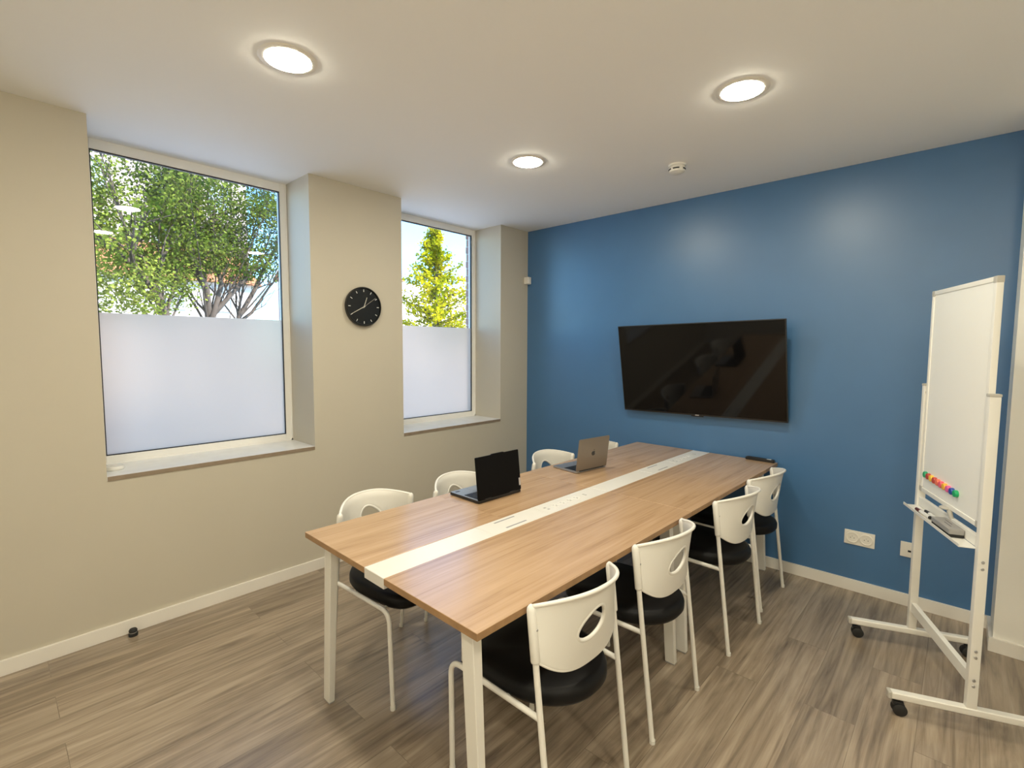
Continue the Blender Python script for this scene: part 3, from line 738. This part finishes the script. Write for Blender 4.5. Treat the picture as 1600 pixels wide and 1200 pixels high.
def tree(name, limbs, label, leafm, nleaf, size, spread, lvl=2, L0=.75, zmin=2.3, r0=.05, extra=None, nfan=5, fanlen=1.7):
    base = Vector(limbs[0][0][0]); root = thing(name, label, 'tree', (base.x, base.y, -.15), group='trees outside the windows')
    off = Vector((-base.x, -base.y, .15)); mb = MB(); tips = []
    fork = Vector(limbs[0][0][2])
    for k in range(nfan):   # a fan of thinner limbs rising from the fork
        y_ = -1 + 2 * (k + .5) / nfan; d = Vector((rnd(-.5, .5), y_ * rnd(.7, 1.1), rnd(.75, 1.1))).normalized(); p_ = fork + Vector((0, 0, rnd(-.25, .25))); P_ = [tuple(p_)]
        for _ in range(5):
            d = (d + Vector((rnd(-.16, .16), rnd(-.16, .16), rnd(-.05, .2)))).normalized(); p_ = p_ + d * fanlen / 5; P_.append(tuple(p_))
        limbs.append((P_, rnd(.011, .020)))
    for pts, r in limbs:
        P = [Vector(p) + off for p in pts]; n = len(P); mb.tube(P, [r * (1 - .6 * i / (n - 1)) for i in range(n)], 9, caps=False)
        for i in range(1, n):
            for _ in range(2):
                d = (P[i] - P[i - 1]).normalized() + Vector((rnd(-1, 1), rnd(-1, 1), rnd(0, .8)))
                grow(mb, tips, P[i].copy(), d, L0 * rnd(.6, 1), r * .32, lvl - 1)
        grow(mb, tips, P[-1].copy(), (P[-1] - P[-2]), L0, r * .4, lvl)
    mb.build('trunk', M['bark'], root, smooth=180)
    tl = [p for p in tips if p.z > zmin + .15] or tips
    if extra: tl = tl + [Vector(p) + off for p in extra]
    lm = MB(); leaves(lm, tl, nleaf, spread, size); lm.build('foliage', leafm, root)
XA = -5.0
def yz(x, *l): return [(x + rnd(-.15, .15), y, z) for y, z in l]
tree('leafy_tree', [([(XA, -1.85, -.15), (XA, -1.88, 1.2)] + yz(XA, (-1.92, 1.95), (-2.04, 2.32), (-2.28, 2.59), (-2.43, 2.78), (-2.75, 2.95)), .075),
      (yz(XA, (-2.04, 2.30), (-2.22, 2.62), (-2.3, 2.95), (-2.37, 3.3)), .034), (yz(XA, (-1.95, 2.1), (-2.0, 2.45), (-1.91, 2.77), (-1.79, 3.05)), .028)],
     'bright green tree leaning left at the left edge of the large window', M['leaf_a'], 19000, .046, .10, zmin=1.95, L0=.62, extra=[(XA + rnd(-.4, .4), rnd(-3.0, -1.95), rnd(1.95, 2.7)) for _ in range(420)])
XB = -5.5
tree('leafy_tree', [([(XB, -1.2, -.15), (XB, -1.2, 1.2)] + yz(XB, (-1.21, 1.99), (-1.3, 2.42), (-1.45, 2.7), (-1.52, 3.07), (-1.48, 3.55), (-1.4, 3.94)), .07),
      (yz(XB, (-1.2, 1.9), (-1.06, 2.5), (-1.09, 2.94), (-1.16, 3.42)), .045), (yz(XB, (-1.19, 2.0), (-.88, 2.41), (-.63, 2.74), (-.37, 3.04)), .04)],
     'green tree with a fan of dark branches in the middle of the large window', M['leaf_b'], 17000, .044, .10, zmin=2.65, L0=.62, nfan=6, fanlen=1.9)
XC = -5.9
tree('leafy_tree', [([(XC, -.75, -.15), (XC, -.75, 1.2)] + yz(XC, (-.72, 2.02), (-.45, 2.50), (-.25, 2.9), (-.05, 3.3), (.1, 3.7)), .05),
      (yz(XC, (-.72, 1.9), (-.42, 2.12), (-.18, 2.58), (.05, 2.85)), .032)],
     'thin bluish green tree at the right edge of the large window', M['leaf_c'], 10000, .042, .10, zmin=2.75, L0=.6, nfan=5, fanlen=1.8)

# conical tree seen through the second window
XD = -9.2
root = thing('conical_tree', 'sunlit yellow green conical tree seen through the second window', 'tree', (XD, 6.15, -.15), group='trees outside the windows')
tm = MB(); tm.tube([(0, 0, 0), (.02, 0, 2.5), (0, .02, 5.35)], [.11, .07, .012], 9); lm = MB()
def prof(z):   # crown radius against height (from 2 m to the tip)
    return max(.0, min(1.15, (5.35 - z) * .52)) * (1 if z < 4.1 else .86)
for k in range(150):
    z = 1.9 + 3.4 * (k / 150); a = rnd(0, 2 * math.pi); r = prof(z) * rnd(.75, 1.22) + .06
    tip = Vector((r * math.cos(a), r * math.sin(a), z + rnd(.05, .22)))
    st = Vector((0, 0, z - r * .18)); mid_ = st.lerp(tip, .55) + Vector((0, 0, -.03))
    tm.tube([st, mid_, tip], [.018, .011, .004], 5, caps=False)
    for q in range(62):
        f = random.random() ** .7; p = (st.lerp(mid_, f / .55) if f < .55 else mid_.lerp(tip, (f - .55) / .45)) + Vector((random.gauss(0, .055), random.gauss(0, .055), random.gauss(0, .05)))
        a_ = Vector((rnd(-1, 1), rnd(-1, 1), rnd(-.7, .7))).normalized(); b_ = a_.cross(Vector((rnd(-1, 1), rnd(-1, 1), rnd(-1, 1)))).normalized(); l = rnd(.06, .12); w_ = l * .4
        lm.bm.faces.new([lm.bm.verts.new(v_) for v_ in (p, p + a_ * l * .5 + b_ * w_, p + a_ * l, p + a_ * l * .5 - b_ * w_)])
tm.build('trunk', M['bark'], root, smooth=180); lm.build('foliage', M['leaf_d'], root)

# houses across the street
def house(name, label, x, y0, y1, z1, depth, wallm, roof_h, wins, roofm=None):
    root = thing(name, label, 'building', (x, (y0 + y1) / 2, -.15)); cy = (y0 + y1) / 2
    MB().box((-depth, y0 - cy, 0), (0, y1 - cy, z1 + .15)).build('wall', wallm, root)
    for (a, b, c, d) in wins:
        w_ = MB(); w_.box((-.02, a - cy - .06, c + .09), (.05, a - cy, d + .21)); w_.box((-.02, b - cy, c + .09), (.05, b - cy + .06, d + .21)); w_.box((-.02, a - cy, d + .15), (.05, b - cy, d + .21)); w_.box((-.02, a - cy, c + .09), (.06, b - cy, c + .15))
        w_.box((-.01, (a + b) / 2 - cy - .02, c + .15), (.035, (a + b) / 2 - cy + .02, d + .15)); w_.box((-.01, a - cy, (c + d) / 2 + .13), (.035, b - cy, (c + d) / 2 + .17))
        f = w_.build('window', M['shutter'], root)
        MB().box((-.02, a - cy, c + .15), (.012, b - cy, d + .15)).build('pane', M['win_dark'], f)
    if roof_h:
        r = MB(); e_ = .25; a, b = y0 - cy - e_, y1 - cy + e_; z = z1 + .15
        r.hexa([(e_, a, z), (e_, b, z), (-depth - e_, b, z), (-depth - e_, a, z)], [(-depth * .45, a, z + roof_h), (-depth * .45, b, z + roof_h), (-depth * .55, b, z + roof_h), (-depth * .55, a, z + roof_h)])
        r.build('roof', roofm or M['roof'], root)
    return root
house('house', 'white house with an orange tiled roof behind the trees', -18, -6.5, 3.9, 3.95, 7, M['facade_white'], 1.75,
      [(1.0, 1.47, 2.92, 3.75), (2.6, 3.05, 2.92, 3.75), (-2.6, -2.1, 2.92, 3.75)])
house('apartment_building', 'tall pale pink apartment building behind the white house', -29, -9, 7.6, 12.0, 9, M['facade_pink'], 0,
      [(y_, y_ + 1.0, z_, z_ + 1.6) for z_ in (6.2, 9.2) for y_ in (-6, -3, 0, 3, 5.6)])
house('low_building', 'long white building far behind the conical tree', -30, 14.6, 36, 6.6, 8, M['facade_white'], 0, [(22.4, 23.2, 3.4, 4.8), (26.4, 27.2, 3.4, 4.8)])
house('house', 'small house with an orange roof edge left of the conical tree', -24, 9.5, 15.0, 5.75, 5.5, M['facade_white'], 1.6, [(11.4, 12.2, 3.4, 4.8)])

# ------------------------------------------------------------------ light
wd = bpy.data.worlds.new('world'); scene.world = wd; wd.use_nodes = True; nt = wd.node_tree; bg = nt.nodes['Background']
sky = nt.nodes.new('ShaderNodeTexSky'); sky.sky_type = 'NISHITA'; sky.sun_disc = False; sky.sun_elevation = math.radians(48); sky.sun_rotation = math.radians(60)
sky.altitude = 100; sky.air_density = 1.0; sky.dust_density = .5; sky.ozone_density = 1.0
tint = nt.nodes.new('ShaderNodeMix'); tint.data_type = 'RGBA'; tint.blend_type = 'MULTIPLY'; tint.inputs['Factor'].default_value = 1
tint.inputs['B'].default_value = (.50, .80, 1.0, 1); nt.links.new(sky.outputs['Color'], tint.inputs['A'])
nt.links.new(tint.outputs['Result'], bg.inputs['Color']); bg.inputs['Strength'].default_value = .80
sl = bpy.data.lights.new('sun', 'SUN'); sl.energy = 15; sl.angle = math.radians(.53); sl.color = (1, .95, .86)
so = bpy.data.objects.new('sun', sl); COL.objects.link(so)
sd = Vector((-.62, -.28, -.73)); so.rotation_euler = sd.to_track_quat('-Z', 'Y').to_euler()

vs_ = scene.view_settings; vs_.view_transform = 'Standard'; vs_.look = 'None'; vs_.exposure = 0.10; vs_.gamma = 1.0; vs_.use_curve_mapping = False
scene.cycles.max_bounces = 12; scene.cycles.diffuse_bounces = 6; scene.cycles.glossy_bounces = 4; scene.cycles.transmission_bounces = 8; scene.cycles.transparent_max_bounces = 12
scene.cycles.caustics_reflective = False; scene.cycles.caustics_refractive = False
scene.cycles.sample_clamp_indirect = 6
scene.cycles.use_denoising = True
